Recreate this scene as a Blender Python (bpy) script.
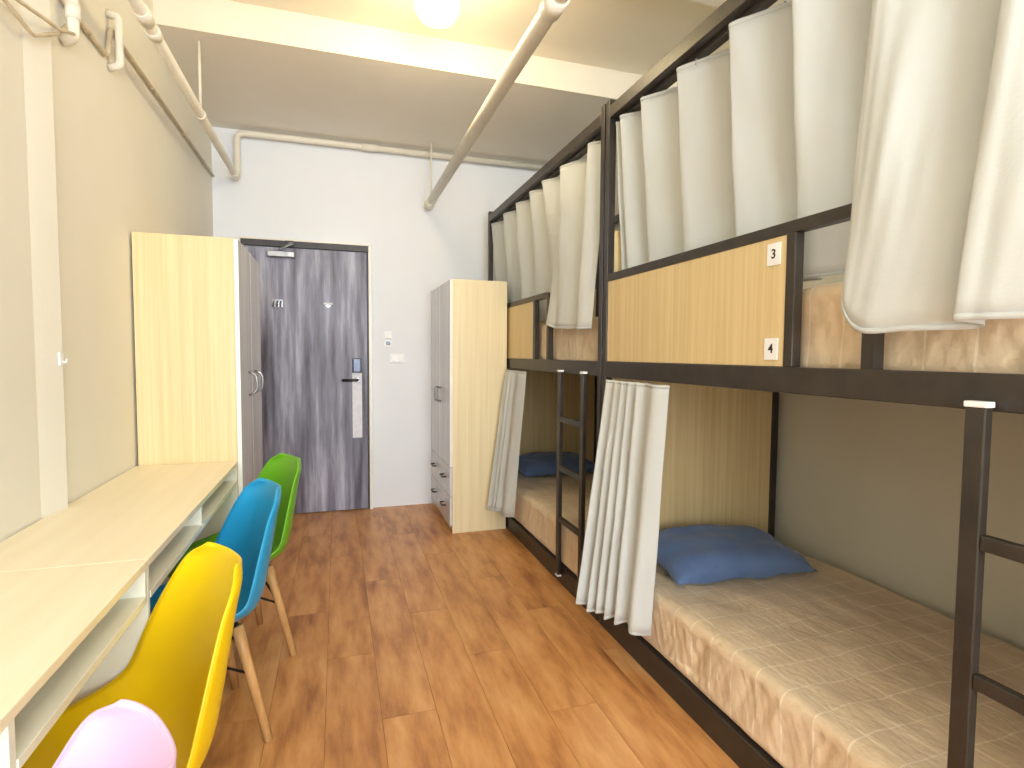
import bpy, bmesh, math, random
from mathutils import Vector, Matrix, noise
random.seed(7)
for o in list(bpy.data.objects): bpy.data.objects.remove(o)
SC = bpy.context.scene
COL = SC.collection
PI = math.pi

# ------------------------------------------------------------------ camera
F_PX, YAW, PITCH, ROLL, CZ = 551.2, 0.30727, 0.05396, 0.00692, 1.28
cd = bpy.data.cameras.new('camera'); cam = bpy.data.objects.new('camera', cd); COL.objects.link(cam)
cd.sensor_fit = 'HORIZONTAL'; cd.sensor_width = 36.0; cd.lens = 36.0*F_PX/1024; cd.clip_start = 0.02
fw = Vector((math.sin(YAW)*math.cos(PITCH), math.cos(YAW)*math.cos(PITCH), -math.sin(PITCH)))
r0 = Vector((math.cos(YAW), -math.sin(YAW), 0)); u0 = r0.cross(fw)
rr = r0*math.cos(ROLL)+u0*math.sin(ROLL); uu = rr.cross(fw)
cam.matrix_world = Matrix(((rr.x, uu.x, -fw.x, 0), (rr.y, uu.y, -fw.y, 0), (rr.z, uu.z, -fw.z, CZ), (0, 0, 0, 1)))
SC.camera = cam

# ------------------------------------------------------------------ world, exposure
w = bpy.data.worlds.new('sky'); SC.world = w; w.use_nodes = True
bg = w.node_tree.nodes['Background']
bg.inputs[0].default_value = (0.86, 0.94, 1.0, 1); bg.inputs[1].default_value = 15.0
vs = SC.view_settings
vs.view_transform = 'Standard'; vs.look = 'None'; vs.gamma = 1.0; vs.use_curve_mapping = False; vs.exposure = 0.3
LAMP_W = 19.0

# room dimensions (metres)
XL, XR, YF, YN, ZC, ZLOW, YDROP = -0.872, 2.205, 4.65, -2.7, 3.125, 2.945, 3.32
WX0, WX1, WZ0, WZ1 = -0.75, 1.90, 0.70, 2.75      # window opening in the near wall
pl = bpy.data.lights.new('daylight_portal', 'AREA'); pl.shape = 'RECTANGLE'; pl.size = WX1-WX0; pl.size_y = WZ1-WZ0
pl.cycles.is_portal = True
po = bpy.data.objects.new('daylight_portal', pl); COL.objects.link(po)
po.location = ((WX0+WX1)/2, YN-0.02, (WZ0+WZ1)/2); po.rotation_euler = (PI/2, 0, 0)

# ------------------------------------------------------------------ materials
def lin(c):
    return tuple((x/255/12.92 if x/255 <= 0.04045 else ((x/255+0.055)/1.055)**2.4) for x in c)+(1,)
MATS = {}
def mat(name, rgb, rough=0.5, metal=0.0, rgb2=None, scale=(5, 5, 5), detail=4, lo=0.35, hi=0.65, bump=0.0, bscale=None,
        spec=0.5, rand=0.0, rgb3=None, emit=0, transl=0.0, sheen=0.0, coat=0.0, wave=None):
    m = bpy.data.materials.new(name); m.use_nodes = True; MATS[name] = m
    nt = m.node_tree; N = nt.nodes; L = nt.links; b = N['Principled BSDF']
    b.inputs['Base Color'].default_value = lin(rgb); b.inputs['Roughness'].default_value = rough
    b.inputs['Metallic'].default_value = metal; b.inputs['Specular IOR Level'].default_value = spec
    if sheen: b.inputs['Sheen Weight'].default_value = sheen
    if coat: b.inputs['Coat Weight'].default_value = coat; b.inputs['Coat Roughness'].default_value = 0.08
    tc = N.new('ShaderNodeTexCoord')
    def mapped(sc):
        mp = N.new('ShaderNodeMapping'); mp.inputs['Scale'].default_value = sc
        if rand:
            oi = N.new('ShaderNodeObjectInfo'); mu = N.new('ShaderNodeMath'); mu.operation = 'MULTIPLY'; mu.inputs[1].default_value = 37.0
            L.new(oi.outputs['Random'], mu.inputs[0]); L.new(mu.outputs[0], mp.inputs['Location'])
        L.new(tc.outputs['Object'], mp.inputs['Vector']); return mp
    col = None
    if rgb2:
        nz = N.new('ShaderNodeTexNoise'); nz.inputs['Scale'].default_value = 1; nz.inputs['Detail'].default_value = detail
        nz.inputs['Roughness'].default_value = 0.6
        L.new(mapped(scale).outputs[0], nz.inputs['Vector'])
        rp = N.new('ShaderNodeValToRGB'); e = rp.color_ramp.elements
        e[0].position = lo; e[0].color = lin(rgb2); e[1].position = hi; e[1].color = lin(rgb)
        if rgb3: x = e.new((lo+hi)/2); x.color = lin(rgb3)
        L.new(nz.outputs['Fac'], rp.inputs[0]); col = rp.outputs[0]
        if rand:
            oi = N.new('ShaderNodeObjectInfo'); mr = N.new('ShaderNodeMapRange')
            mr.inputs['To Min'].default_value = 1-rand; mr.inputs['To Max'].default_value = 1+rand
            L.new(oi.outputs['Random'], mr.inputs[0])
            hs = N.new('ShaderNodeHueSaturation'); L.new(mr.outputs[0], hs.inputs['Value']); L.new(col, hs.inputs['Color']); col = hs.outputs[0]
        L.new(col, b.inputs['Base Color'])
    if bump:
        nb = N.new('ShaderNodeTexNoise'); nb.inputs['Scale'].default_value = 1; nb.inputs['Detail'].default_value = 3
        L.new(mapped(bscale or scale).outputs[0], nb.inputs['Vector'])
        bp = N.new('ShaderNodeBump'); bp.inputs['Strength'].default_value = bump; bp.inputs['Distance'].default_value = 0.01
        L.new(nb.outputs['Fac'], bp.inputs['Height']); L.new(bp.outputs[0], b.inputs['Normal'])
    if emit:
        b.inputs['Emission Color'].default_value = lin(rgb); b.inputs['Emission Strength'].default_value = emit
    if transl:
        tr = N.new('ShaderNodeBsdfTranslucent'); mx = N.new('ShaderNodeMixShader'); mx.inputs[0].default_value = transl
        if col: L.new(col, tr.inputs['Color'])
        else: tr.inputs['Color'].default_value = lin(rgb)
        out = N['Material Output']
        L.new(b.outputs[0], mx.inputs[1]); L.new(tr.outputs[0], mx.inputs[2]); L.new(mx.outputs[0], out.inputs['Surface'])
    return m

mat('wall_warm_tint', (233, 229, 217), 0.7, rgb2=(229, 224, 211), scale=(1.2, 1.2, 1.2), bump=0.05, bscale=(40, 40, 40))  # off-white wall paint with the lamp's warm light put into its colour
mat('wall_cool_tint', (238, 241, 247), 0.7, rgb2=(234, 237, 243), scale=(1, 1, 1), bump=0.04, bscale=(40, 40, 40))  # same off-white wall paint, cool daylight put into its colour
mat('wall_shade_tint', (214, 209, 192), 0.75, rgb2=(208, 202, 184), scale=(1, 1, 1))  # same wall paint darkened, shade behind the bunks put into its colour
mat('ceiling_paint', (238, 230, 212), 0.8, rgb2=(233, 224, 206), scale=(1, 1, 1))
mat('ceiling_grey', (238, 232, 220), 0.8, rgb2=(233, 226, 212), scale=(1, 1, 1))
mat('pipe_paint', (236, 231, 217), 0.45, rgb2=(228, 221, 205), scale=(6, 6, 6))
mat('pipe_white', (232, 232, 232), 0.4, rgb2=(222, 222, 224), scale=(6, 6, 6))
mat('conduit_paint', (214, 200, 174), 0.5, rgb2=(196, 180, 152), scale=(12, 12, 12))
mat('plank_wood', (222, 168, 110), 0.36, rgb2=(152, 94, 52), rgb3=(202, 142, 84), scale=(13, 2.6, 8), detail=9, lo=0.29, hi=0.70, bump=0.06, bscale=(60, 4, 20), rand=0.018)
mat('seam_dark', (128, 82, 46), 0.8, rgb2=(110, 70, 40), scale=(20, 20, 20))
mat('laminate', (236, 214, 168), 0.42, rgb2=(222, 194, 142), scale=(70, 70, 1.1), detail=5, lo=0.3, hi=0.7)
mat('laminate_pale', (238, 224, 186), 0.42, rgb2=(226, 208, 166), scale=(60, 60, 1.0), detail=5, lo=0.3, hi=0.7)
mat('laminate_panel', (226, 204, 156), 0.45, rgb2=(208, 182, 130), scale=(60, 60, 1.2), detail=5, lo=0.3, hi=0.7)
mat('desk_top', (244, 233, 206), 0.38, rgb2=(238, 225, 195), scale=(22, 1.4, 22), detail=5, lo=0.3, hi=0.7)
mat('desk_white', (236, 236, 222), 0.45, rgb2=(230, 229, 213), scale=(3, 3, 3))
mat('door_gloss', (220, 219, 222), 0.2, rgb2=(198, 197, 201), scale=(26, 26, 0.9), detail=4)
mat('edge_white', (244, 242, 234), 0.35, rgb2=(238, 235, 226), scale=(4, 4, 4))
mat('black_metal', (64, 58, 52), 0.38, metal=0.2, rgb2=(54, 49, 44), scale=(14, 14, 14), bump=0.03, bscale=(120, 120, 120))
mat('brown_wood', (120, 96, 66), 0.6, rgb2=(98, 76, 50), scale=(8, 1.5, 8))
mat('door_wood', (200, 202, 220), 0.42, rgb2=(62, 57, 68), rgb3=(130, 129, 148), scale=(13, 13, 1.1), detail=8, lo=0.3, hi=0.72)
mat('dark_frame', (66, 62, 68), 0.45, rgb2=(50, 46, 52), scale=(12, 12, 2))
mat('steel', (170, 170, 172), 0.3, metal=0.9, rgb2=(140, 140, 144), scale=(20, 20, 20))
mat('lock_grey', (84, 90, 104), 0.3, metal=0.5, rgb2=(70, 76, 90), scale=(20, 20, 20))
mat('black_plastic', (26, 25, 26), 0.4, rgb2=(20, 19, 20), scale=(20, 20, 20))
mat('card_white', (238, 238, 244), 0.6, rgb2=(222, 222, 232), scale=(30, 30, 30))
mat('plastic_white', (244, 244, 244), 0.35, rgb2=(238, 238, 238), scale=(10, 10, 10))
mat('curtain_cloth', (229, 232, 230), 0.85, rgb2=(222, 223, 219), scale=(3, 3, 1), transl=0.35, bump=0.1, bscale=(180, 180, 180), sheen=0.2)
mat('pillow_blue', (96, 120, 162), 0.85, rgb2=(82, 106, 150), scale=(6, 6, 6), bump=0.25, bscale=(24, 24, 24), sheen=0.2)
mat('shell_yellow', (236, 200, 8), 0.34, rgb2=(232, 194, 6), scale=(3, 3, 3))
mat('shell_blue', (40, 158, 210), 0.32, rgb2=(36, 152, 204), scale=(3, 3, 3))
mat('shell_green', (110, 180, 40), 0.32, rgb2=(104, 174, 36), scale=(3, 3, 3))
mat('shell_pink', (226, 190, 222), 0.34, rgb2=(222, 184, 218), scale=(3, 3, 3))
mat('leg_wood', (222, 178, 120), 0.45, rgb2=(196, 148, 92), scale=(40, 40, 3))
mat('glow', (255, 236, 178), 0.5, emit=6.0)
mat('ink', (40, 34, 30), 0.7, rgb2=(34, 28, 26), scale=(30, 30, 30))

def sheet_material():
    m = mat('sheet_check', (228, 205, 172), 0.85, rgb2=(214, 189, 155), scale=(5, 5, 5), bump=0.45, bscale=(60, 34, 30), sheen=0.15)
    nt = m.node_tree; N = nt.nodes; L = nt.links; b = N['Principled BSDF']
    src = b.inputs['Base Color'].links[0].from_socket
    tc = N.new('ShaderNodeTexCoord'); sp = N.new('ShaderNodeSeparateXYZ'); L.new(tc.outputs['Object'], sp.inputs[0])
    outs = []
    for ax, per in ((0, 0.105), (1, 0.105), (2, 0.105)):
        d = N.new('ShaderNodeMath'); d.operation = 'DIVIDE'; d.inputs[1].default_value = per; L.new(sp.outputs[ax], d.inputs[0])
        f = N.new('ShaderNodeMath'); f.operation = 'FRACT'; L.new(d.outputs[0], f.inputs[0])
        c = N.new('ShaderNodeMath'); c.operation = 'LESS_THAN'; c.inputs[1].default_value = 0.05; L.new(f.outputs[0], c.inputs[0]); outs.append(c)
    mx = N.new('ShaderNodeMath'); mx.operation = 'MAXIMUM'; L.new(outs[0].outputs[0], mx.inputs[0]); L.new(outs[1].outputs[0], mx.inputs[1])
    k = N.new('ShaderNodeMath'); k.operation = 'MULTIPLY'; k.inputs[1].default_value = 0.5; L.new(mx.outputs[0], k.inputs[0])
    mc = N.new('ShaderNodeMix'); mc.data_type = 'RGBA'; L.new(k.outputs[0], mc.inputs['Factor'])
    L.new(src, mc.inputs['A']); mc.inputs['B'].default_value = lin((250, 236, 212)); L.new(mc.outputs['Result'], b.inputs['Base Color'])
sheet_material()

def glass_material():
    m = bpy.data.materials.new('window_glass'); m.use_nodes = True; nt = m.node_tree; N = nt.nodes; L = nt.links
    t = N.new('ShaderNodeBsdfTransparent'); g = N.new('ShaderNodeBsdfGlossy'); g.inputs['Roughness'].default_value = 0.02
    mx = N.new('ShaderNodeMixShader'); mx.inputs[0].default_value = 0.06
    L.new(t.outputs[0], mx.inputs[1]); L.new(g.outputs[0], mx.inputs[2]); L.new(mx.outputs[0], N['Material Output'].inputs['Surface']); MATS['window_glass'] = m
glass_material()

# ------------------------------------------------------------------ mesh helpers
def wloc(o):
    p = Vector((0, 0, 0))
    while o: p = p+o.location; o = o.parent
    return p
class MB:
    def __init__(s): s.v = []; s.f = []; s.smooth = set()
    def add(s, vs, fs, smooth=False):
        n = len(s.v); s.v += [Vector(v) for v in vs]
        for f in fs:
            if smooth: s.smooth.add(len(s.f))
            s.f.append([i+n for i in f])
        return s
    def box(s, x0, x1, y0, y1, z0, z1):
        vs = [(x, y, z) for x in (x0, x1) for y in (y0, y1) for z in (z0, z1)]
        return s.add(vs, [(0, 1, 3, 2), (4, 6, 7, 5), (0, 4, 5, 1), (2, 3, 7, 6), (0, 2, 6, 4), (1, 5, 7, 3)])
    def tube(s, pts, r, seg=12, fillet=0.0, flat=False, caps=True, r2=None):
        pts = [Vector(p) for p in pts]
        if fillet:
            q = [pts[0]]
            for a, b, c in zip(pts, pts[1:], pts[2:]):
                d1 = (a-b).normalized(); d2 = (c-b).normalized(); k = min(fillet, (a-b).length*0.45, (c-b).length*0.45)
                p1 = b+d1*k; p2 = b+d2*k
                for i in range(7):
                    t = i/6; q.append(p1*(1-t)**2+b*2*t*(1-t)+p2*t*t)
            q.append(pts[-1]); pts = q
        n = len(pts); rings = []; up = None
        for i, p in enumerate(pts):
            d = ((pts[min(i+1, n-1)]-pts[max(i-1, 0)])).normalized()
            if up is None:
                up = Vector((0, 0, 1)) if abs(d.z) < 0.9 else Vector((0, 1, 0))
            a = d.cross(up)
            if a.length < 1e-4: a = d.cross(Vector((1, 0, 0)))
            a.normalize(); b_ = a.cross(d).normalized(); up = b_
            rad = r if r2 is None else r+(r2-r)*i/(n-1)
            off = PI/seg if flat else 0
            rings.append([p+(a*math.cos(2*PI*k/seg+off)+b_*math.sin(2*PI*k/seg+off))*rad for k in range(seg)])
        vs = [v for g in rings for v in g]; fs = []
        for i in range(n-1):
            for k in range(seg):
                fs.append((i*seg+k, i*seg+(k+1) % seg, (i+1)*seg+(k+1) % seg, (i+1)*seg+k))
        s.add(vs, fs, smooth=not flat)
        if caps:
            m = len(s.v)-len(vs)
            s.f.append([m+k for k in range(seg)][::-1]); s.f.append([m+(n-1)*seg+k for k in range(seg)])
        return s
    def lathe(s, prof, cx, cy, seg=32):
        vs = []; fs = []
        for (r, z) in prof:
            for k in range(seg): vs.append((cx+r*math.cos(2*PI*k/seg), cy+r*math.sin(2*PI*k/seg), z))
        for i in range(len(prof)-1):
            for k in range(seg): fs.append((i*seg+k, i*seg+(k+1) % seg, (i+1)*seg+(k+1) % seg, (i+1)*seg+k))
        return s.add(vs, fs, True)
    def grid(s, fn, nu, nv):
        vs = [fn(i/nu, j/nv) for j in range(nv+1) for i in range(nu+1)]
        fs = [(j*(nu+1)+i, j*(nu+1)+i+1, (j+1)*(nu+1)+i+1, (j+1)*(nu+1)+i) for j in range(nv) for i in range(nu)]
        return s.add(vs, fs, True)
    def build(s, name, m, parent=None, bevel=0.0, solid=0.0, subsurf=0, origin=None):
        if parent is not None: og = wloc(parent)
        elif origin is not None: og = Vector(origin)
        else:
            xs = [v.x for v in s.v]; ys = [v.y for v in s.v]; zs = [v.z for v in s.v]
            og = Vector(((min(xs)+max(xs))/2, (min(ys)+max(ys))/2, min(zs)))
        me = bpy.data.meshes.new(name); me.from_pydata([v-og for v in s.v], [], s.f)
        bm = bmesh.new(); bm.from_mesh(me); bmesh.ops.recalc_face_normals(bm, faces=bm.faces); bm.to_mesh(me); bm.free()
        for i, p in enumerate(me.polygons): p.use_smooth = i in s.smooth
        me.materials.append(MATS[m])
        o = bpy.data.objects.new(name, me); COL.objects.link(o)
        if parent is not None: o.parent = parent
        else: o.location = og
        if solid:
            k = o.modifiers.new('solid', 'SOLIDIFY'); k.thickness = solid; k.offset = 0
        if bevel:
            k = o.modifiers.new('bevel', 'BEVEL'); k.width = bevel; k.segments = 2; k.limit_method = 'ANGLE'
        if subsurf:
            k = o.modifiers.new('sub', 'SUBSURF'); k.levels = subsurf; k.render_levels = subsurf
        return o
def box(name, m, b, parent=None, bevel=0.0): return MB().box(*b).build(name, m, parent, bevel)
def tag(o, label=None, cat=None, group=None, kind=None):
    if label: o['label'] = label
    if cat: o['category'] = cat
    if group: o['group'] = group
    if kind: o['kind'] = kind
    return o
def thing(name, loc, label, cat, group=None):
    o = bpy.data.objects.new(name, None); COL.objects.link(o); o.location = loc; o.empty_display_size = 0.1
    return tag(o, label, cat, group)
def copy_tree(o, parent=None):
    c = o.copy(); COL.objects.link(c); c.parent = parent
    for ch in [x for x in o.children]: copy_tree(ch, c)
    return c

# ------------------------------------------------------------------ the room shell
fl = tag(box('floor', 'seam_dark', (XL-0.1, XR+0.1, YN-0.1, YF+0.1, -0.1, -0.004)), 'warm brown wood plank floor running towards the door', kind='structure')
PW, PLN = 0.19, 1.22
pm = {}
r = 0
x = XL
while x < XR:
    x1 = min(x+PW, XR) if r else -0.051-4*PW
    y = YN - (0.37*r % 1)*PLN
    while y < YF:
        ya, yb = max(y, YN), min(y+PLN, YF)
        if yb-ya > 0.02:
            key = (round(x1-x, 3), round(yb-ya, 3))
            if key not in pm:
                hx, hy = (x1-x)/2-0.0007, (yb-ya)/2-0.0007
                b = MB().box(-hx, hx, -hy, hy, -0.012, 0.0)
                o = b.build('plank', 'plank_wood', fl, 0.0, origin=None)
                me = o.data
                off = wloc(fl)
                for v in me.vertices: v.co += off
                pm[key] = me
            else:
                o = bpy.data.objects.new('plank', pm[key]); COL.objects.link(o); o.parent = fl
            o.location = Vector(((x+x1)/2, (ya+yb)/2, 0))-wloc(fl)
        y += PLN
    x = x1; r += 1
tag(box('wall_left', 'wall_warm_tint', (XL-0.1, XL, YN-0.1, YF, 0, ZC+0.1)), 'left wall behind the desks with warm lamplight put into its colour', kind='structure')
tag(box('wall_right', 'wall_shade_tint', (XR, XR+0.1, YN-0.1, YF, 0, ZC+0.1)), 'right wall behind the bunk beds with shade put into its colour', kind='structure')
tag(box('wall_far', 'wall_cool_tint', (XL-0.1, XR+0.1, YF, YF+0.1, 0, ZC+0.1)), 'end wall around the entrance door with cool daylight put into its colour', kind='structure')
nw = MB()
nw.box(XL, WX0, YN-0.1, YN, 0, ZC+0.1).box(WX1, XR, YN-0.1, YN, 0, ZC+0.1).box(WX0, WX1, YN-0.1, YN, 0, WZ0).box(WX0, WX1, YN-0.1, YN, WZ1, ZC+0.1)
tag(nw.build('wall_near', 'wall_warm_tint'), 'warm-tinted wall with the window behind the viewer', kind='structure')
tag(box('ceiling', 'ceiling_paint', (XL-0.1, XR+0.1, YN-0.1, YDROP+0.01, ZC, ZC+0.1)), 'upper pale ceiling around the glowing lamp', kind='structure')
tag(box('ceiling_lowered', 'ceiling_grey', (XL, XR, YDROP+0.012, YF, ZLOW, ZC+0.1)), 'lower ceiling in front of the door', kind='structure')
tag(box('trim_1', 'ceiling_paint', (XL, XR, YDROP-0.008, YDROP+0.012, ZLOW, ZC)), 'upright pale face of the ceiling step', kind='structure')
tag(box('trim_2', 'ceiling_paint', (XL, XR, 2.05, 2.40, 3.01, ZC)), 'shallow pale ceiling beam above the nearer bunk bed', kind='structure')
wd = MB(); wd.add([(XL+q, yq, zq) for zq in (0, ZC) for q, yq in ((0, 2.03), (0.007, 2.06), (0.024, 2.145), (0.02, 2.152), (0, 2.155))], [(0, 1, 6, 5), (1, 2, 7, 6), (2, 3, 8, 7), (3, 4, 9, 8), (4, 0, 5, 9), (4, 3, 2, 1, 0), (5, 6, 7, 8, 9)])
tag(wd.build('trim_3', 'wall_warm_tint'), 'narrow cream pilaster on the left wall', kind='structure')
win = thing('window_1', (0.575, YN-0.05, WZ0), 'white framed window behind the viewer', None); win['kind'] = 'structure'
for a in ((WX0, WX1, WZ0, WZ0+0.05), (WX0, WX1, WZ1-0.05, WZ1), (WX0, WX0+0.05, WZ0+0.05, WZ1-0.05), (WX1-0.05, WX1, WZ0+0.05, WZ1-0.05), (0.55, 0.60, WZ0+0.05, WZ1-0.05)):
    box('window_frame', 'edge_white', (a[0], a[1], YN-0.08, YN-0.03, a[2], a[3]), win)
for a, b_ in ((WX0+0.05, 0.55), (0.60, WX1-0.05)): box('pane', 'window_glass', (a, b_, YN-0.058, YN-0.052, WZ0+0.05, WZ1-0.05), win)

# ------------------------------------------------------------------ entrance door
DX0, DX1, DZ = -0.67, 0.232, 2.085
dr = thing('door_1', ((DX0+DX1)/2, YF, 0), 'dark grey wood-grain entrance door with lever lock and closer', None); dr['kind'] = 'structure'
box('door_leaf', 'door_wood', (DX0, DX1, YF-0.03, YF-0.002, 0.008, DZ), dr, 0.002)
box('frame_jamb', 'edge_white', (DX1+0.014, DX1+0.04, YF-0.05, YF-0.001, 0, DZ+0.05), dr, 0.003)
box('frame_jamb', 'edge_white', (DX0-0.04, DX0-0.014, YF-0.05, YF-0.001, 0, DZ+0.05), dr, 0.003)
box('frame_head', 'edge_white', (DX0-0.04, DX1+0.04, YF-0.05, YF-0.001, DZ+0.051, DZ+0.065), dr, 0.003)
box('frame_stop', 'dark_frame', (DX1+0.002, DX1+0.0135, YF-0.02, YF-0.002, 0, DZ+0.05), dr)
box('frame_stop', 'dark_frame', (DX0-0.013, DX1+0.0135, YF-0.045, YF-0.002, DZ+0.006, DZ+0.0505), dr)
lb = box('lock_body', 'lock_grey', (0.118, 0.185, YF-0.06, YF-0.031, 1.125, 1.24), dr, 0.008)
box('lock_rose', 'steel', (0.135, 0.175, YF-0.046, YF-0.0345, 1.045, 1.085), dr, 0.005)
hd = MB(); hd.tube([(0.155, YF-0.04, 1.065), (0.155, YF-0.085, 1.065), (0.035, YF-0.09, 1.063)], 0.011, 10, fillet=0.02)
hd.build('lever_handle', 'black_plastic', dr)
# door closer
box('closer_body', 'steel', (-0.50, -0.30, YF-0.085, YF-0.031, 2.005, 2.055), dr, 0.008)
ca = MB(); ca.tube([(-0.40, YF-0.06, 2.06), (-0.40, YF-0.06, 2.075), (-0.30, YF-0.24, 2.085), (-0.34, YF-0.05, 2.115)], 0.011, 8); ca.build('closer_arm', 'steel', dr)
box('closer_bracket', 'dark_frame', (-0.37, -0.31, YF-0.07, YF-0.051, 2.095, 2.135), dr, 0.003)
vw = MB(); vw.tube([(-0.063, YF-0.031, 1.655), (-0.063, YF-0.042, 1.655)], 0.018, 16); vw.build('door_viewer', 'steel', dr)
box('viewer_cover', 'card_white', (-0.098, -0.03, YF-0.05, YF-0.043, 1.66, 1.675), dr, 0.002)
ck = MB(); ck.box(-0.475, -0.395, YF-0.036, YF-0.031, 1.63, 1.69)
for q in (-0.46, -0.435, -0.41): ck.tube([(q, YF-0.034, 1.675), (q, YF-0.05, 1.66), (q, YF-0.075, 1.635), (q, YF-0.085, 1.655)], 0.006, 8)
ck.build('coat_hook', 'steel', dr)
cdm = MB(); cdm.box(0.115, 0.19, YF-0.034, YF-0.0315, 0.595, 1.12); o = cdm.build('door_notice', 'card_white')
tag(o, 'long white notice card on the door below the lever', 'card')
for z, nm, lb_ in ((1.432, 'light_switch', 'upper small white switch on the wall beside the door'), (1.362, 'key_card_switch', 'small grey-white key switch just below the upper switch')):
    t = thing(nm, (0.401, YF, z), lb_, 'switch')
    box('plate', 'plastic_white', (0.370, 0.432, YF-0.012, YF-0.001, z-0.03, z+0.03), t, 0.004)
    box('rocker', 'plastic_white' if z > 1.4 else 'lock_grey', (0.385, 0.417, YF-0.018, YF-0.0125, z-0.014, z+0.014), t, 0.003)
t = thing('wall_socket', (0.475, YF, 1.24), 'white double wall socket below and right of the switches', 'socket')
box('plate', 'plastic_white', (0.415, 0.535, YF-0.012, YF-0.001, 1.20, 1.28), t, 0.004)
box('socket_face', 'plastic_white', (0.43, 0.47, YF-0.017, YF-0.0125, 1.215, 1.265), t, 0.003)
box('socket_face', 'plastic_white', (0.48, 0.52, YF-0.017, YF-0.0125, 1.215, 1.265), t, 0.003)
ho = MB(); ho.box(XL+0.022, XL+0.028, 2.118, 2.142, 1.235, 1.275); ho.tube([(XL+0.028, 2.13, 1.248), (XL+0.039, 2.13, 1.243), (XL+0.041, 2.13, 1.256)], 0.003, 8)
tag(ho.build('adhesive_hook', 'plastic_white'), 'tiny white hook stuck on the cream pilaster', 'hook')

# ------------------------------------------------------------------ pipes and lamp
def pipe(name, pts, r, m, label, fillet=0.05, couplings=(), rods=(), wallclips=()):
    t = thing(name, pts[0], label, 'pipe')
    MB().tube(pts, r, 16, fillet=fillet).build('pipe_run', m, t)
    for (p, d, l) in couplings:
        p = Vector(p); d = Vector(d).normalized(); MB().tube([p-d*l/2, p+d*l/2], r*1.22, 16).build('coupling', m, t)
    for (p, zt) in rods:
        k = MB().tube([(p[0], p[1], p[2]+r*1.1), (p[0], p[1], zt)], 0.008, 8).build('hanger_rod', m, t)
        MB().tube([(p[0], p[1]-0.012, p[2]), (p[0], p[1]+0.012, p[2])], r*1.18, 16).build('hanger_ring', m, t)
    return t
pipe('sprinkler_pipe', [(0.725, -2.6, 2.49), (0.725, 4.54, 2.49)], 0.034, 'pipe_paint', 'thick cream pipe hanging lengthwise below the ceiling lamp', 0,
     couplings=[((0.725, 1.83, 2.49), (0, 1, 0), 0.09), ((0.725, 4.50, 2.49), (0, 1, 0), 0.08)], rods=[((0.725, 4.44, 2.49), ZLOW)])
pipe('sprinkler_pipe', [(-0.69, -2.6, 2.56), (-0.69, 4.58, 2.56), (-0.69, 4.58, 2.90), (1.9, 4.58, 2.90)], 0.023, 'pipe_paint',
     'cream pipe along the left wall turning up and across the end wall', 0.06,
     couplings=[((-0.69, 2.50, 2.56), (0, 1, 0), 0.08), ((-0.69, 2.62, 2.56), (0, 1, 0), 0.05), ((-0.69, 4.45, 2.56), (0, 1, 0), 0.07), ((0.26, 4.58, 2.90), (1, 0, 0), 0.12)],
     rods=[((-0.69, 3.42, 2.56), ZLOW)])
cv = XL+0.014
pipe('wall_conduit', [(cv, 2.2, 2.45), (cv, 2.64, 2.45), (cv, 2.68, 2.58), (cv, 4.62, 2.58)], 0.009, 'conduit_paint', 'thin brownish conduit stepping up along the top of the left wall', 0.02,
     couplings=[((cv, 2.45, 2.45), (0, 1, 0), 0.03), ((cv, 3.2, 2.58), (0, 1, 0), 0.03), ((cv, 3.8, 2.58), (0, 1, 0), 0.03), ((cv, 4.3, 2.58), (0, 1, 0), 0.03)])
pipe('drop_pipe', [(XL+0.002, 2.69, 2.64), (XL+0.04, 2.69, 2.635), (XL+0.04, 2.69, 2.44), (XL+0.002, 2.69, 2.43)], 0.015, 'pipe_paint', 'short pale drop pipe on the left wall nearer the wardrobe', 0.03)
pipe('drop_pipe', [(XL+0.035, 2.28, ZC), (XL+0.035, 2.28, 2.335), (XL+0.002, 2.28, 2.32)], 0.018, 'pipe_paint', 'cream drop pipe on the left wall right beside the pilaster', 0.03,
     couplings=[((XL+0.035, 2.28, 2.42), (0, 0, 1), 0.05)])
for pts, lb_ in (([(XL+0.034, 1.3, 2.275), (XL+0.034, 1.87, 2.217), (XL+0.034, 2.01, 2.20), (XL+0.034, 2.17, 2.29), (XL+0.02, 2.26, 2.36)], 'lower of two thin cables crossing the pilaster top'),
                 ([(XL+0.05, 1.3, 2.115), (XL+0.05, 1.90, 2.238), (XL+0.05, 2.14, 2.29), (XL+0.05, 2.24, 2.33)], 'upper of two thin cables crossing the pilaster top')):
    tag(MB().tube(pts, 0.006, 8, fillet=0.02).build('cable', 'conduit_paint'), lb_, 'cable')

LX, LY = 0.475, 2.73
lp = thing('ceiling_lamp', (LX, LY, ZC-0.26), 'round glowing ceiling lamp with warm yellow light', 'lamp')
MB().lathe([(0.0, ZC-0.001), (0.12, ZC-0.001), (0.125, ZC-0.025), (0.11, ZC-0.03), (0.0, ZC-0.03)], LX, LY).build('lamp_base', 'plastic_white', lp)
MB().lathe([(0.03, ZC-0.03), (0.03, ZC-0.10), (0.085, ZC-0.105), (0.085, ZC-0.118), (0.0, ZC-0.118)], LX, LY).build('lamp_neck', 'plastic_white', lp)
ZG = ZC-0.09
MB().lathe([(0.08, ZG-0.031), (0.107, ZG-0.06), (0.107, ZG-0.10), (0.085, ZG-0.14), (0.045, ZG-0.158), (0.0, ZG-0.163)], LX, LY).build('diffuser', 'glow', lp)
ld = bpy.data.lights.new('lamp_light', 'POINT'); ld.energy = LAMP_W; ld.color = (1.0, 0.84, 0.54); ld.shadow_soft_size = 0.11
lo_ = bpy.data.objects.new('lamp_light', ld); COL.objects.link(lo_); lo_.parent = lp; lo_.location = (0, 0, -0.04)

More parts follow.
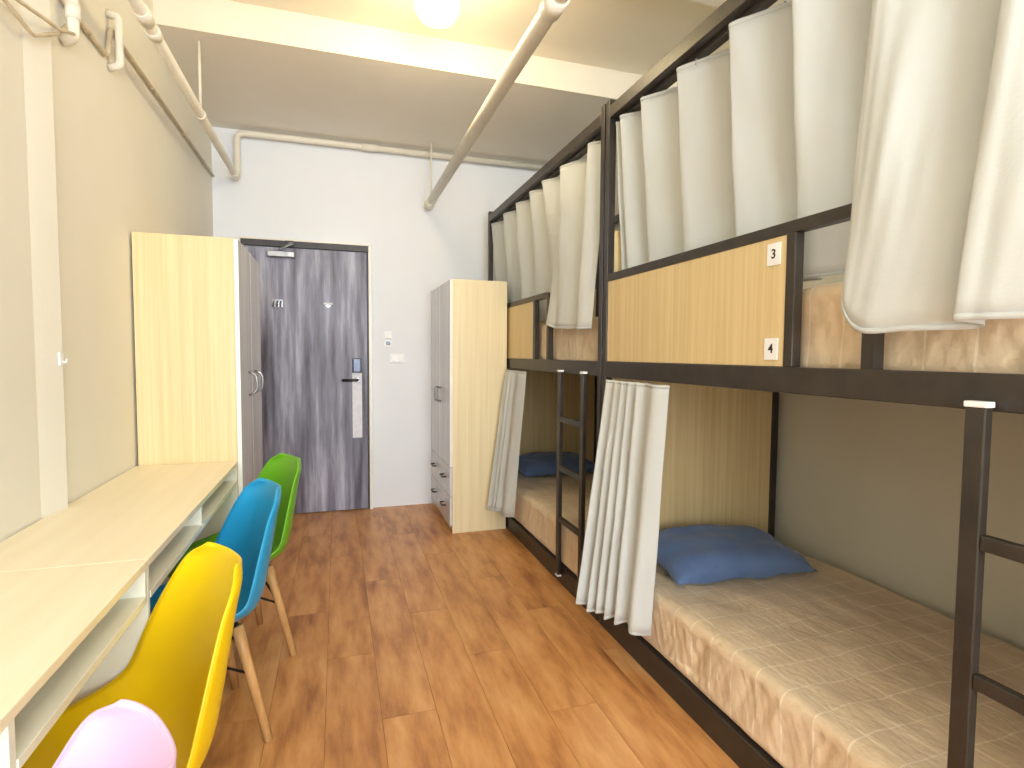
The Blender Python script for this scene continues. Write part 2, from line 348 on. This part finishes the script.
# ------------------------------------------------------------------ wardrobes
def wardrobe(label, x0, x1, y0, y1, zt, front, side_mat, drawers, handle):
    # front = +1: doors on the x1 side, -1: doors on the x0 side
    t = thing('wardrobe', ((x0+x1)/2, (y0+y1)/2, 0), label, 'wardrobe')
    T = 0.018
    fx = x1 if front > 0 else x0; dx = 0.018*front
    bx0, bx1 = (x0, x1-0.02) if front > 0 else (x0+0.02, x1)
    box('side_panel', side_mat, (bx0, bx1, y0, y0+T, 0, zt), t, 0.0015)
    box('side_panel', side_mat, (bx0, bx1, y1-T, y1, 0, zt), t, 0.0015)
    box('top_panel', side_mat, (bx0, bx1, y0+T, y1-T, zt-T, zt), t)
    box('back_panel', side_mat, ((bx0, bx0+0.006) if front > 0 else (bx1-0.006, bx1))+(y0+T, y1-T, 0.05, zt-T), t)
    box('plinth', side_mat, ((bx1-0.03, bx1-0.012) if front > 0 else (bx0+0.012, bx0+0.03))+(y0+T, y1-T, 0, 0.05), t)
    box('bottom_panel', side_mat, (bx0+0.006, bx1-0.006, y0+T, y1-T, 0.05, 0.068), t)
    f0, f1 = (bx1+0.001, bx1+0.019) if front > 0 else (bx0-0.019, bx0-0.001)
    ym = (y0+y1)/2; z0 = 0.475 if drawers else 0.055
    def fr(nm, ya, yb, za, zb): return box(nm, 'door_gloss', (f0, f1, ya, yb, za, zb), t, 0.002)
    outx = f1 if front > 0 else f0
    for k, (ya, yb) in enumerate(((y0+0.001, ym-0.0015), (ym+0.0015, y1-0.001))):
        d = fr('cabinet_door', ya, yb, z0+0.002, zt-0.002)
        box('edge_band', 'edge_white', (f0-0.0002, f1+0.0004, ya-0.0008, ya+0.0014, z0+0.004, zt-0.004), d)
        hy = (yb-0.05 if k == 0 else ya+0.05) if handle != 'bow' else (yb-0.12 if k == 0 else ya+0.10)
        if handle == 'bow':
            b_ = MB().tube([(outx, hy, 1.18), (outx+front*0.035, hy, 1.165), (outx+front*0.042, hy, 1.12), (outx+front*0.035, hy, 1.075), (outx, hy, 1.06)], 0.006, 8, fillet=0.02)
            b_.build('bow_handle', 'steel', d)
        else:
            b_ = MB().tube([(outx, hy, 1.02), (outx+front*0.03, hy, 1.02), (outx+front*0.03, hy, 0.92), (outx, hy, 0.92)], 0.005, 8, fillet=0.01); b_.build('bar_handle', 'steel', d)
    if drawers:
        for ya, yb in ((y0+0.001, ym-0.0015), (ym+0.0015, y1-0.001)):
            for za, zb in ((0.055, 0.262), (0.266, 0.473)):
                d = fr('drawer_front', ya, yb, za, zb); yc = (ya+yb)/2; zc = (za+zb)/2+0.01
                b_ = MB().tube([(outx, yc-0.05, zc), (outx+front*0.028, yc-0.045, zc), (outx+front*0.028, yc+0.045, zc), (outx, yc+0.05, zc)], 0.006, 8, fillet=0.01)
                b_.build('drawer_handle', 'black_plastic', d)
    return t
wardrobe('warm pale wood wardrobe beside the desks against the left wall', XL+0.01, -0.435, 2.865, 3.62, 1.81, 1, 'laminate', False, 'bow')
wardrobe('pale cream wardrobe with drawers between the door and the bunk beds', 0.752, 1.168, 3.81, 4.62, 1.80, -1, 'laminate_pale', True, 'bar')

# ------------------------------------------------------------------ desks
def desk(label, y0, y1, ymid):
    t = thing('desk', ((XL-0.455)/2, (y0+y1)/2, 0), label, 'desk', 'wall desks in a row')
    xb, xf, zt = XL+0.004, -0.452, 0.766
    box('desk_top', 'desk_top', (xb, xf, y0, y1, zt-0.02, zt), t, 0.002)
    ps = [(y0+0.001, y0+0.016), (ymid-0.009, ymid+0.009), (y1-0.016, y1-0.001)]
    for k, (a, b_) in enumerate(ps):
        if k == 2 and y1 < 2:      # set-back lower half where the yellow chair is pushed in
            box('side_panel', 'desk_white', (xb, xf-0.004, a, b_, 0.66, zt-0.0205), t, 0.001)
            box('side_panel', 'desk_white', (xb, -0.64, a, b_, 0, 0.6595), t, 0.001)
        else: box('side_panel', 'desk_white', (xb, xf-0.004, a, b_, 0 if k != 1 else 0.66, zt-0.0205), t, 0.001)
    for a, b_ in ((ps[0][1], ps[1][0]), (ps[1][1], ps[2][0])):
        box('shelf_board', 'desk_white', (xb+0.012, xf-0.002, a+0.0005, b_-0.0005, 0.66, 0.678), t, 0.001)
        box('niche_back', 'desk_white', (xb, xb+0.011, a+0.0005, b_-0.0005, 0.30, zt-0.0205), t)
    return t
desk('nearer pale desk with open shelf where the pink and yellow chairs stand', 0.30, 1.5543, 0.955)
desk('farther pale desk with open shelf ending at the warm wood wardrobe', 1.5557, 2.855, 2.14)

# ------------------------------------------------------------------ chairs
def cr(P, t):
    n = len(P)-1; x = min(max(t*n, 0), n-1e-6); i = int(x); f = x-i
    p0 = P[max(i-1, 0)]; p1 = P[i]; p2 = P[i+1]; p3 = P[min(i+2, n)]
    return tuple(0.5*((2*b)+(-a+c)*f+(2*a-5*b+4*c-d)*f*f+(-a+3*b-3*c+d)*f**3) for a, b, c, d in zip(p0, p1, p2, p3))
# (back offset, z, half width, wing depth)
PROF = [(-0.235, 0.384, 0.178, 0.0034), (-0.215, 0.408, 0.209, 0.0085), (-0.13, 0.412, 0.226, 0.0256), (-0.03, 0.402, 0.2365, 0.0469), (0.07, 0.400, 0.2416, 0.0682),
        (0.145, 0.421, 0.2426, 0.0853), (0.185, 0.4773, 0.235, 0.0927), (0.2058, 0.5543, 0.222, 0.0893), (0.2244, 0.6415, 0.2005, 0.0774), (0.2428, 0.7236, 0.174, 0.0636), (0.2569, 0.78, 0.1504, 0.0484), (0.264, 0.8077, 0.0963, 0.0284)]
def shell(name, matname, parent):
    nv = 44
    cen = []; rimc = []
    for k in range(nv+1):
        v = k/nv; b, z, hw, wd = cr(PROF, v)
        b1, z1, *_ = cr(PROF, max(v-0.03, 0)); b2, z2, *_ = cr(PROF, min(v+0.03, 1))
        t = Vector((b2-b1, 0, z2-z1)).normalized(); n = Vector((-t.z, 0, t.x))   # towards the sitter
        cen.append((Vector((b, 0, z)), hw)); rimc.append(Vector((b, 0, z))+n*wd)
    for _ in range(28):      # the rim is one flowing line from seat to back
        rimc = [rimc[0]]+[rimc[k-1]*0.25+rimc[k]*0.5+rimc[k+1]*0.25 for k in range(1, nv)]+[rimc[-1]]
    def fn(u, v):
        k = int(round(v*nv)); c, hw = cen[k]
        s = u*2-1; a = abs(s)
        y = math.copysign(hw*(math.sin(a*PI/2)*0.35+a*0.65), s)
        return c.lerp(rimc[k], a**2.4)+Vector((0, y, 0))
    g = MB().grid(fn, 36, 44)
    # rolled lip on the rim
    o = g.build(name, matname, parent, solid=0.006)
    nu, nv = 36, 44
    rim = [fn(i/nu, 1) for i in range(nu)]+[fn(1, 1-j/nv) for j in range(nv)]+[fn(1-i/nu, 0) for i in range(nu)]+[fn(0, j/nv) for j in range(nv)]
    rim.append(rim[0])
    MB().tube([p for p in rim], 0.0032, 8, caps=False).build('rim', matname, o)
    return o
def make_chair(label, matname):
    t = thing('shell_chair', (0, 0, 0), label, 'chair', 'moulded shell chairs along the desks')
    shell('seat_shell', matname, t)
    top = {}; foot = {}
    for sx in (-1, 1):
        for sy in (-1, 1):
            a = Vector((0.0+0.095*sx, 0.11*sy, 0.382)); b_ = Vector((0.0+0.165*sx, 0.19*sy, 0.0))
            top[sx, sy] = a; foot[sx, sy] = b_
            lg = MB().tube([a, a.lerp(b_, 0.25), b_], 0.0205, 12, r2=0.014).build('leg', 'leg_wood', t)
    # black wire bracing
    for sx in (-1, 1):
        for sy in (-1, 1):
            a = top[sx, sy].lerp(foot[sx, sy], 0.06); m = top[sx, -sy].lerp(foot[sx, -sy], 0.42); m2 = top[-sx, sy].lerp(foot[-sx, sy], 0.42)
            MB().tube([a, m], 0.0045, 8).build('brace', 'black_plastic', t)
            MB().tube([a, m2], 0.0045, 8).build('brace', 'black_plastic', t)
    for sy in (-1, 1): MB().tube([top[-1, sy]+Vector((0, 0, 0.0)), top[1, sy]], 0.008, 8).build('mount_bar', 'black_plastic', t)
    for sx in (-1, 1): MB().tube([top[sx, -1], top[sx, 1]], 0.008, 8).build('mount_bar', 'black_plastic', t)
    return t
CHAIRS = [('pink moulded chair nearest the viewer at the desk', 'shell_pink', -0.441, 0.637, 28), ('yellow moulded chair with wooden legs at the desk', 'shell_yellow', -0.469, 1.289, 27.8),
          ('blue moulded chair with wooden legs between the yellow and green chairs', 'shell_blue', -0.455, 2.021, 24), ('green moulded chair with wooden legs beside the warm wood wardrobe', 'shell_green', -0.42, 2.536, 27)]
proto = None
for lb_, mn, cx, cy, rot in CHAIRS:
    if proto is None: proto = c = make_chair(lb_, mn)
    else: c = copy_tree(proto); c['label'] = lb_
    c.location = (cx, cy, 0); c.rotation_euler = (0, 0, math.radians(rot))
    for ch in c.children:
        if ch.name.startswith('seat_shell'):
            for q in [ch]+list(ch.children):
                q.material_slots[0].link = 'OBJECT'; q.material_slots[0].material = MATS[mn]

# ------------------------------------------------------------------ bunk beds
BX, BW, BL = 1.18, 1.0, 2.05
BY = (0.28, 2.343)
def make_bed(label):
    y0 = BY[0]
    t = thing('bunk_bed', (BX, y0, 0), label, 'bunk bed', 'black bunk beds along the right wall')
    X = lambda a: BX+a
    Y = lambda a: y0+a
    K = 'black_metal'; PT = 0.036
    def bb(nm, a, m=K, bev=0.003): return box(nm, m, (X(a[0]), X(a[1]), Y(a[2]), Y(a[3]), a[4], a[5]), t, bev)
    for px in (0, BW-PT):
        for py in (0, BL-PT): bb('post', (px, px+PT, py, py+PT, 0, 2.43))
    for px, nm in ((0.0, 'top_rail'), (BW-PT, 'top_rail')): bb(nm, (px, px+PT, PT, BL-PT, 2.345, 2.40))
    for py in (0, BL-PT): bb('end_rail', (PT, BW-PT, py, py+PT, 2.345, 2.40))
    bb('curtain_track', (0.037, 0.075, PT, BL-PT, 2.33, 2.352))
    for px in (0, BW-PT):
        bb('side_rail', (px, px+PT, PT, BL-PT, 1.178, 1.25)); bb('base_rail', (px, px+PT, PT, BL-PT, 0.0, 0.10))
    for py in (0, BL-PT):
        bb('end_rail', (PT, BW-PT, py, py+PT, 1.178, 1.25)); bb('end_rail', (PT, BW-PT, py, py+PT, 0.03, 0.10))
    bb('bunk_board', (PT, BW-PT, PT, BL-PT, 1.20, 1.222), 'brown_wood', 0)
    bb('bunk_board', (PT, BW-PT, PT, BL-PT, 0.078, 0.10), 'brown_wood', 0)
    bb('head_panel', (PT, BW-PT, BL-0.027, BL-0.012, 0.101, 1.177), 'laminate_panel', 0.001)
    bb('foot_light_block', (PT, BW-PT, 0.012, 0.027, 0.101, 1.177), 'laminate_panel', 0.001)  # unseen panel added to keep window light out of the lower bunk
    bb('head_panel', (PT, BW-PT, BL-0.027, BL-0.012, 1.251, 1.85), 'laminate_panel', 0.001)
    g = MB().tube([(X(0.018), Y(BL-PT), 1.632), (X(0.018), Y(0.70), 1.632), (X(0.018), Y(0.70), 1.25)], 0.0226, 4, fillet=0.035, flat=True)
    g.build('guard_rail', K, t)
    bb('guard_post', (0.002, 0.034, 0.925, 0.957, 1.25, 1.617))
    bb('guard_panel', (0.006, 0.022, 0.958, BL-PT-0.001, 1.251, 1.615), 'laminate_panel', 0.001)
    for yr in (0.447, 0.150):
        lr = box('ladder_rail', K, (X(-0.028), X(-0.006), Y(yr-0.018), Y(yr+0.018), 0.06, 1.185), t, 0.003)
        box('end_cap', 'plastic_white', (X(-0.030), X(-0.0045), Y(yr-0.020), Y(yr+0.020), 1.1855, 1.197), lr, 0.002)
        box('end_cap', 'plastic_white', (X(-0.030), X(-0.0045), Y(yr-0.018), Y(yr+0.018), 0.05, 0.0595), lr, 0.002)
    for zr in (0.915, 0.645, 0.36): box('rung', K, (X(-0.027), X(-0.007), Y(0.169), Y(0.428), zr, zr+0.03), t, 0.003)
    return t
bed = make_bed('nearer black steel bunk bed with panel numbered 3 and 4')
bed2 = copy_tree(bed); bed2.location = (BX, BY[1], 0); bed2['label'] = 'farther black steel bunk bed standing beside the cream wardrobe'
def numeral(ch, yc, zc):
    p = box('number_plate', 'plastic_white', (BX+0.0025, BX+0.0055, yc-0.025, yc+0.025, zc-0.031, zc+0.031), bed, 0.0006)
    cu = bpy.data.curves.new('numeral', 'FONT'); cu.body = ch; cu.size = 0.037; cu.align_x = 'CENTER'; cu.align_y = 'CENTER'; cu.extrude = 0.0004; cu.offset = 0.0006
    to = bpy.data.objects.new('tmp', cu); COL.objects.link(to); bpy.context.view_layer.update()
    me = bpy.data.meshes.new_from_object(to.evaluated_get(bpy.context.evaluated_depsgraph_get())); bpy.data.objects.remove(to)
    R = Matrix(((0, 0, -1), (-1, 0, 0), (0, 1, 0)))
    og = Vector((BX+0.0020, yc, zc))-wloc(p)
    for v in me.vertices: v.co = R @ v.co+og
    me.materials.clear(); me.materials.append(MATS['ink'])
    n = bpy.data.objects.new('numeral', me); COL.objects.link(n); n.parent = p
numeral('3', 1.283, 1.568); numeral('4', 1.283, 1.300)

# ------------------------------------------------------------------ mattresses and pillows
def mattress(name, x0, x1, y0, y1, z0, z1, label, group, amp=0.012, seed=0, r=0.05):
    bm = bmesh.new(); nx, ny, nz = 60, 200, 18
    mb = MB(); c0 = Vector((x0+r, y0+r, z0+r)); c1 = Vector((x1-r, y1-r, z1-r))
    def shape(p):
        q = Vector((min(max(p.x, c0.x), c1.x), min(max(p.y, c0.y), c1.y), min(max(p.z, c0.z), c1.z)))
        d = p-q
        n = d.normalized() if d.length > 1e-6 else Vector((0, 0, 1))
        if d.length > 1e-6: p = q+n*r
        top = max(n.z, 0); side = 1-abs(n.z)
        k = noise.noise(Vector((p.x*3, p.y*2.2, p.z*2))+Vector((seed, 0, 0)))*0.012*top
        f = noise.noise(Vector((p.y*12+p.z*6, p.x*12, seed+p.z*1.5)))*amp*0.6*side
        f += (1-abs(noise.noise(Vector((p.y*30+p.z*13, p.x*30, seed+p.z*2))))*2)*amp*0.4*side
        f += noise.noise(Vector((p.y*60-p.z*18, p.x*60, seed+p.z*4)))*amp*0.3*side
        f = f-amp*1.1*side
        # drooping ridge lines from the tucked sheet
        f2 = noise.noise(Vector((p.x*9+p.y*4, p.y*5-p.x*6, seed+3)))*0.006*top+(0.5-abs(noise.noise(Vector((p.x*11-p.y*3, p.y*7+p.x*3, seed+6)))))*0.008*top
        dz = 0
        if p.z < z0+r*0.9 and side > 0.3: dz = noise.noise(Vector((p.y*5, p.x*5, seed+9)))*0.03
        pp = p+n*(f*(0.35+0.65*min(1, side*1.5)))+Vector((0, 0, k+f2+max(dz, 0)))
        pp.z = max(pp.z, z0); pp.x = min(max(pp.x, x0), x1); pp.y = min(max(pp.y, y0), y1)
        return pp
    def side(fn, nu, nv): mb.grid(lambda u, v: shape(fn(u, v)), nu, nv)
    V = Vector
    L = lambda a, b, t: a+(b-a)*t
    side(lambda u, v: V((L(x0, x1, u), L(y0, y1, v), z1)), nx, ny)
    side(lambda u, v: V((L(x0, x1, u), L(y0, y1, v), z0)), nx, ny)
    side(lambda u, v: V((x0, L(y0, y1, u), L(z0, z1, v))), ny, nz)
    side(lambda u, v: V((x1, L(y0, y1, u), L(z0, z1, v))), ny, nz)
    side(lambda u, v: V((L(x0, x1, u), y0, L(z0, z1, v))), nx, nz)
    side(lambda u, v: V((L(x0, x1, u), y1, L(z0, z1, v))), nx, nz)
    bm.free()
    o = mb.build(name, 'sheet_check')
    b2 = bmesh.new(); b2.from_mesh(o.data); bmesh.ops.remove_doubles(b2, verts=b2.verts, dist=1e-4); bmesh.ops.recalc_face_normals(b2, faces=b2.faces); b2.to_mesh(o.data); b2.free()
    for p in o.data.polygons: p.use_smooth = True
    return tag(o, label, 'mattress', group)
MG = 'beige checked mattresses in the bunks'
for k, yb in enumerate(BY):
    nm = ('nearer', 'farther')[k]
    mattress('mattress', BX-0.003, BX+BW-0.03, yb+0.045, yb+BL-0.045, 0.101, 0.335, 'beige checked mattress on the lower bunk of the %s bed' % nm, MG, 0.016, 5*k)
    mattress('mattress', BX+0.045, BX+BW-0.045, yb+0.045, yb+BL-0.045, 1.223, 1.47, 'beige checked mattress on the upper bunk of the %s bed' % nm, MG, 0.016, 2+5*k)
def pillow(cx, cy, cz, wx, wy, h, rot, tilt, label, seed):
    mb = MB()
    def half(sgn):
        def fn(u, v):
            a, b_ = u*2-1, v*2-1
            e = max(0.0, (1-abs(a)**3.2))*max(0.0, (1-abs(b_)**3.2))
            t = e**0.5
            pin = 1-0.10*(a*a*(1-b_*b_)*0.4+b_*b_*(1-a*a)*0.4)
            x_ = a*wx/2*pin; y_ = b_*wy/2*pin
            n = noise.noise(Vector((a*2.2, b_*2.2, seed+sgn)))*0.022*t+noise.noise(Vector((a*7, b_*5, seed)))*0.008*(1-e*0.6)
            z = (h/2*t*(1 if sgn > 0 else 0.35))*sgn+n
            if sgn < 0: z = min(z, 0)
            return Vector((x_, y_, z))
        return fn
    mb.grid(half(1), 32, 24); mb.grid(half(-1), 32, 24)
    M = Matrix.Translation((cx, cy, cz)) @ Matrix.Rotation(rot, 4, 'Z') @ Matrix.Rotation(tilt, 4, 'X')
    mb.v = [M @ v for v in mb.v]
    o = mb.build('pillow', 'pillow_blue')
    b2 = bmesh.new(); b2.from_mesh(o.data); bmesh.ops.remove_doubles(b2, verts=b2.verts, dist=0.003); bmesh.ops.recalc_face_normals(b2, faces=b2.faces); b2.to_mesh(o.data); b2.free()
    for p in o.data.polygons: p.use_smooth = True
    return tag(o, label, 'pillow', 'blue pillows on the lower bunks')
pillow(1.63, 2.03, 0.386, 0.66, 0.42, 0.19, math.radians(-4), 0.09, 'large blue pillow on the lower bunk of the nearer bed', 1)
pillow(1.64, 4.07, 0.39, 0.66, 0.42, 0.17, math.radians(3), 0.09, 'blue pillow on the lower bunk of the farther bed', 4)

# ------------------------------------------------------------------ curtains
def spline(P, n):
    return [Vector(cr([tuple(p) for p in P], i/n)) for i in range(n+1)]
def curtain(label, top, bot, zt, zb, n=160, rows=26, bow=0.0, group=None, hooks=0, wob=0.022, seed=0):
    # top / bot: plan polylines (x, y[, z]); the cloth runs between them
    T = spline([(p[0], p[1], p[2] if len(p) > 2 else zt) for p in top], n); B = spline([(p[0], p[1], p[2] if len(p) > 2 else zb) for p in bot], n)
    t = thing('curtain', (T[0]+T[-1])/2*1.0, label, 'curtain', group); t.location.z = min(b.z for b in B)
    def fn(u, v):
        i = u*n; k = int(round(i)); a, b_ = T[k], B[k]
        e = v
        p = a.lerp(b_, e)
        w_ = (noise.noise(Vector((p.y*6+p.x*5, p.z*2.2, seed)))+0.6*noise.noise(Vector((p.y*17+p.x*12, p.z*3.5+p.y*2, seed+5)))+0.35*noise.noise(Vector((p.y*38+p.x*20, p.z*2.2-p.y*3, seed+8))))*wob*math.sin(PI*(0.08+0.82*v))
        return p+Vector((w_+bow*math.sin(PI*v), w_*0.6, 0))
    MB().grid(fn, n, rows).build('cloth', 'curtain_cloth', t, solid=0.0025)
    # heading band sewn along the top edge and hem along the bottom
    MB().grid(lambda u, v: fn(u, v*0.001)+Vector((0, 0, 0.004-0.012*v)), n, 1).build('heading', 'curtain_cloth', t, solid=0.005)
    MB().grid(lambda u, v: fn(u, 1.0)+Vector((0, 0, 0.012*(1-v)-0.004)), n, 1).build('hem', 'curtain_cloth', t, solid=0.0029)
    for h in range(hooks):
        k = int((h+0.5)/hooks*n); p = T[k]
        MB().tube([(p.x, p.y, p.z-0.01), (p.x+0.004, p.y, p.z+0.006), (p.x, p.y, p.z+0.011)], 0.003, 6).build('hook', 'steel', t)
    return t
def folds(ys, xf, xb, ret=0.2):
    """plan of S-folds: each fold starts at the room side xf, recedes to xb towards the viewer, then doubles back"""
    P = []
    for a, b_ in zip(ys, ys[1:]):
        d = a-b_
        P += [(xf+0.006, a+0.012), (xf, a-0.01), (xf+(xb-xf)*0.55, a-d*0.5), (xb, b_+d*0.03), (xb-(xb-xf)*0.4, b_-d*0.05)]
    return P
CG = 'off-white bunk curtains'
# upper bunk, nearer bed: far part tucked behind the guard rail
ys = [2.20, 2.02, 1.77, 1.49, 1.24, 1.03]
top = [(1.24, 2.285), (1.20, 2.265), (1.245, 2.245), (1.205, 2.23)]+folds(ys, 1.19, 1.335)
bot = [(1.27, 2.285), (1.25, 2.26), (1.28, 2.24), (1.255, 2.225)]+folds([y+0.02 for y in ys], 1.26, 1.33)
curtain('off-white curtain tucked behind the guard rail of the nearer upper bunk', top, bot, 2.315, 1.505, n=220, hooks=10, group=CG, wob=0.012)

# part that hangs outside the frame, nearest the viewer
top = [(1.235, 1.03), (1.205, 1.0), (1.20, 0.96), (1.245, 0.87), (1.30, 0.77), (1.27, 0.73), (1.205, 0.715), (1.20, 0.69), (1.24, 0.61), (1.30, 0.53), (1.26, 0.49), (1.205, 0.48), (1.25, 0.38), (1.28, 0.33)]
bot = [(1.15, 1.02, 1.46), (1.12, 0.995, 1.39), (1.11, 0.94, 1.338), (1.125, 0.84, 1.338), (1.155, 0.74, 1.338), (1.14, 0.715, 1.345), (1.095, 0.735, 1.352), (1.09, 0.70, 1.352), (1.11, 0.60, 1.35), (1.15, 0.50, 1.35), (1.13, 0.47, 1.35), (1.09, 0.47, 1.35), (1.11, 0.38, 1.35), (1.13, 0.33, 1.35)]
curtain('long pale curtain hanging outside the nearer upper bunk at the ladder opening', top, bot, 2.315, 1.35, n=160, hooks=6, group=CG, seed=3)
# upper bunk, farther bed
ys = [4.30, 3.96, 3.66, 3.38, 3.15, 2.89]
ysb = [4.30, 3.98, 3.68, 3.40, 3.17]
top = folds(ys, 1.19, 1.325)+[(1.20, 2.90), (1.195, 2.86), (1.25, 2.74), (1.285, 2.66), (1.26, 2.58), (1.20, 2.55), (1.195, 2.52), (1.23, 2.48), (1.25, 2.44)]
bot = folds(ysb, 1.26, 1.32)+[(1.26, 3.10, 1.50), (1.24, 3.0, 1.49), (1.16, 2.985, 1.47), (1.145, 2.95, 1.45), (1.165, 2.88, 1.43)]
bot += [(1.155, 2.82, 1.425), (1.15, 2.78, 1.425), (1.17, 2.70, 1.42), (1.185, 2.64, 1.42), (1.17, 2.58, 1.42), (1.14, 2.53, 1.41), (1.14, 2.50, 1.41), (1.16, 2.46, 1.41), (1.17, 2.43, 1.41)]
curtain('pale pleated curtain drawn along the upper bunk of the farther bed', top, bot, 2.315, 1.505, n=240, hooks=10, group=CG, seed=6, wob=0.012)
# gathered lower curtains
def gathered(label, p0, p1, q0, q1, zt, zb, npl, seed):
    top, bot = [], []
    rnd = random.Random(seed)
    P0, P1, Q0, Q1 = (Vector(a) for a in (p0, p1, q0, q1))
    nt_ = Vector(((P1-P0).y, -(P1-P0).x)).normalized(); nb_ = Vector(((Q1-Q0).y, -(Q1-Q0).x)).normalized()
    ws = [rnd.uniform(0.6, 1.1) for _ in range(2*npl)]; ws[-2] *= 3.2; ws[-1] *= 2.0; tot = sum(ws); f = 0
    for i in range(2*npl+1):
        s_ = 1 if i % 2 else -1
        a = P0.lerp(P1, f)+nt_*rnd.uniform(0.008, 0.018)*s_; b_ = Q0.lerp(Q1, f)+nb_*rnd.uniform(0.018, 0.036)*s_
        top.append((a.x, a.y)); bot.append((b_.x, b_.y, zb+rnd.uniform(-0.008, 0.008)))
        if i < 2*npl: f += ws[i]/tot
    return curtain(label, top, bot, zt, zb, n=npl*20, rows=24, wob=0.006, seed=seed, group='gathered lower curtains', hooks=npl//2)
gathered('gathered white curtain beside the blue pillow of the nearer lower bunk', (1.150, 2.235), (1.150, 1.76), (1.0, 2.17), (1.125, 1.82), 1.165, 0.20, 6, 11)
gathered('gathered grey-white curtain in front of the cream wardrobe', (1.150, 3.76), (1.150, 3.35), (1.01, 3.74), (1.10, 3.46), 1.165, 0.19, 4, 12)
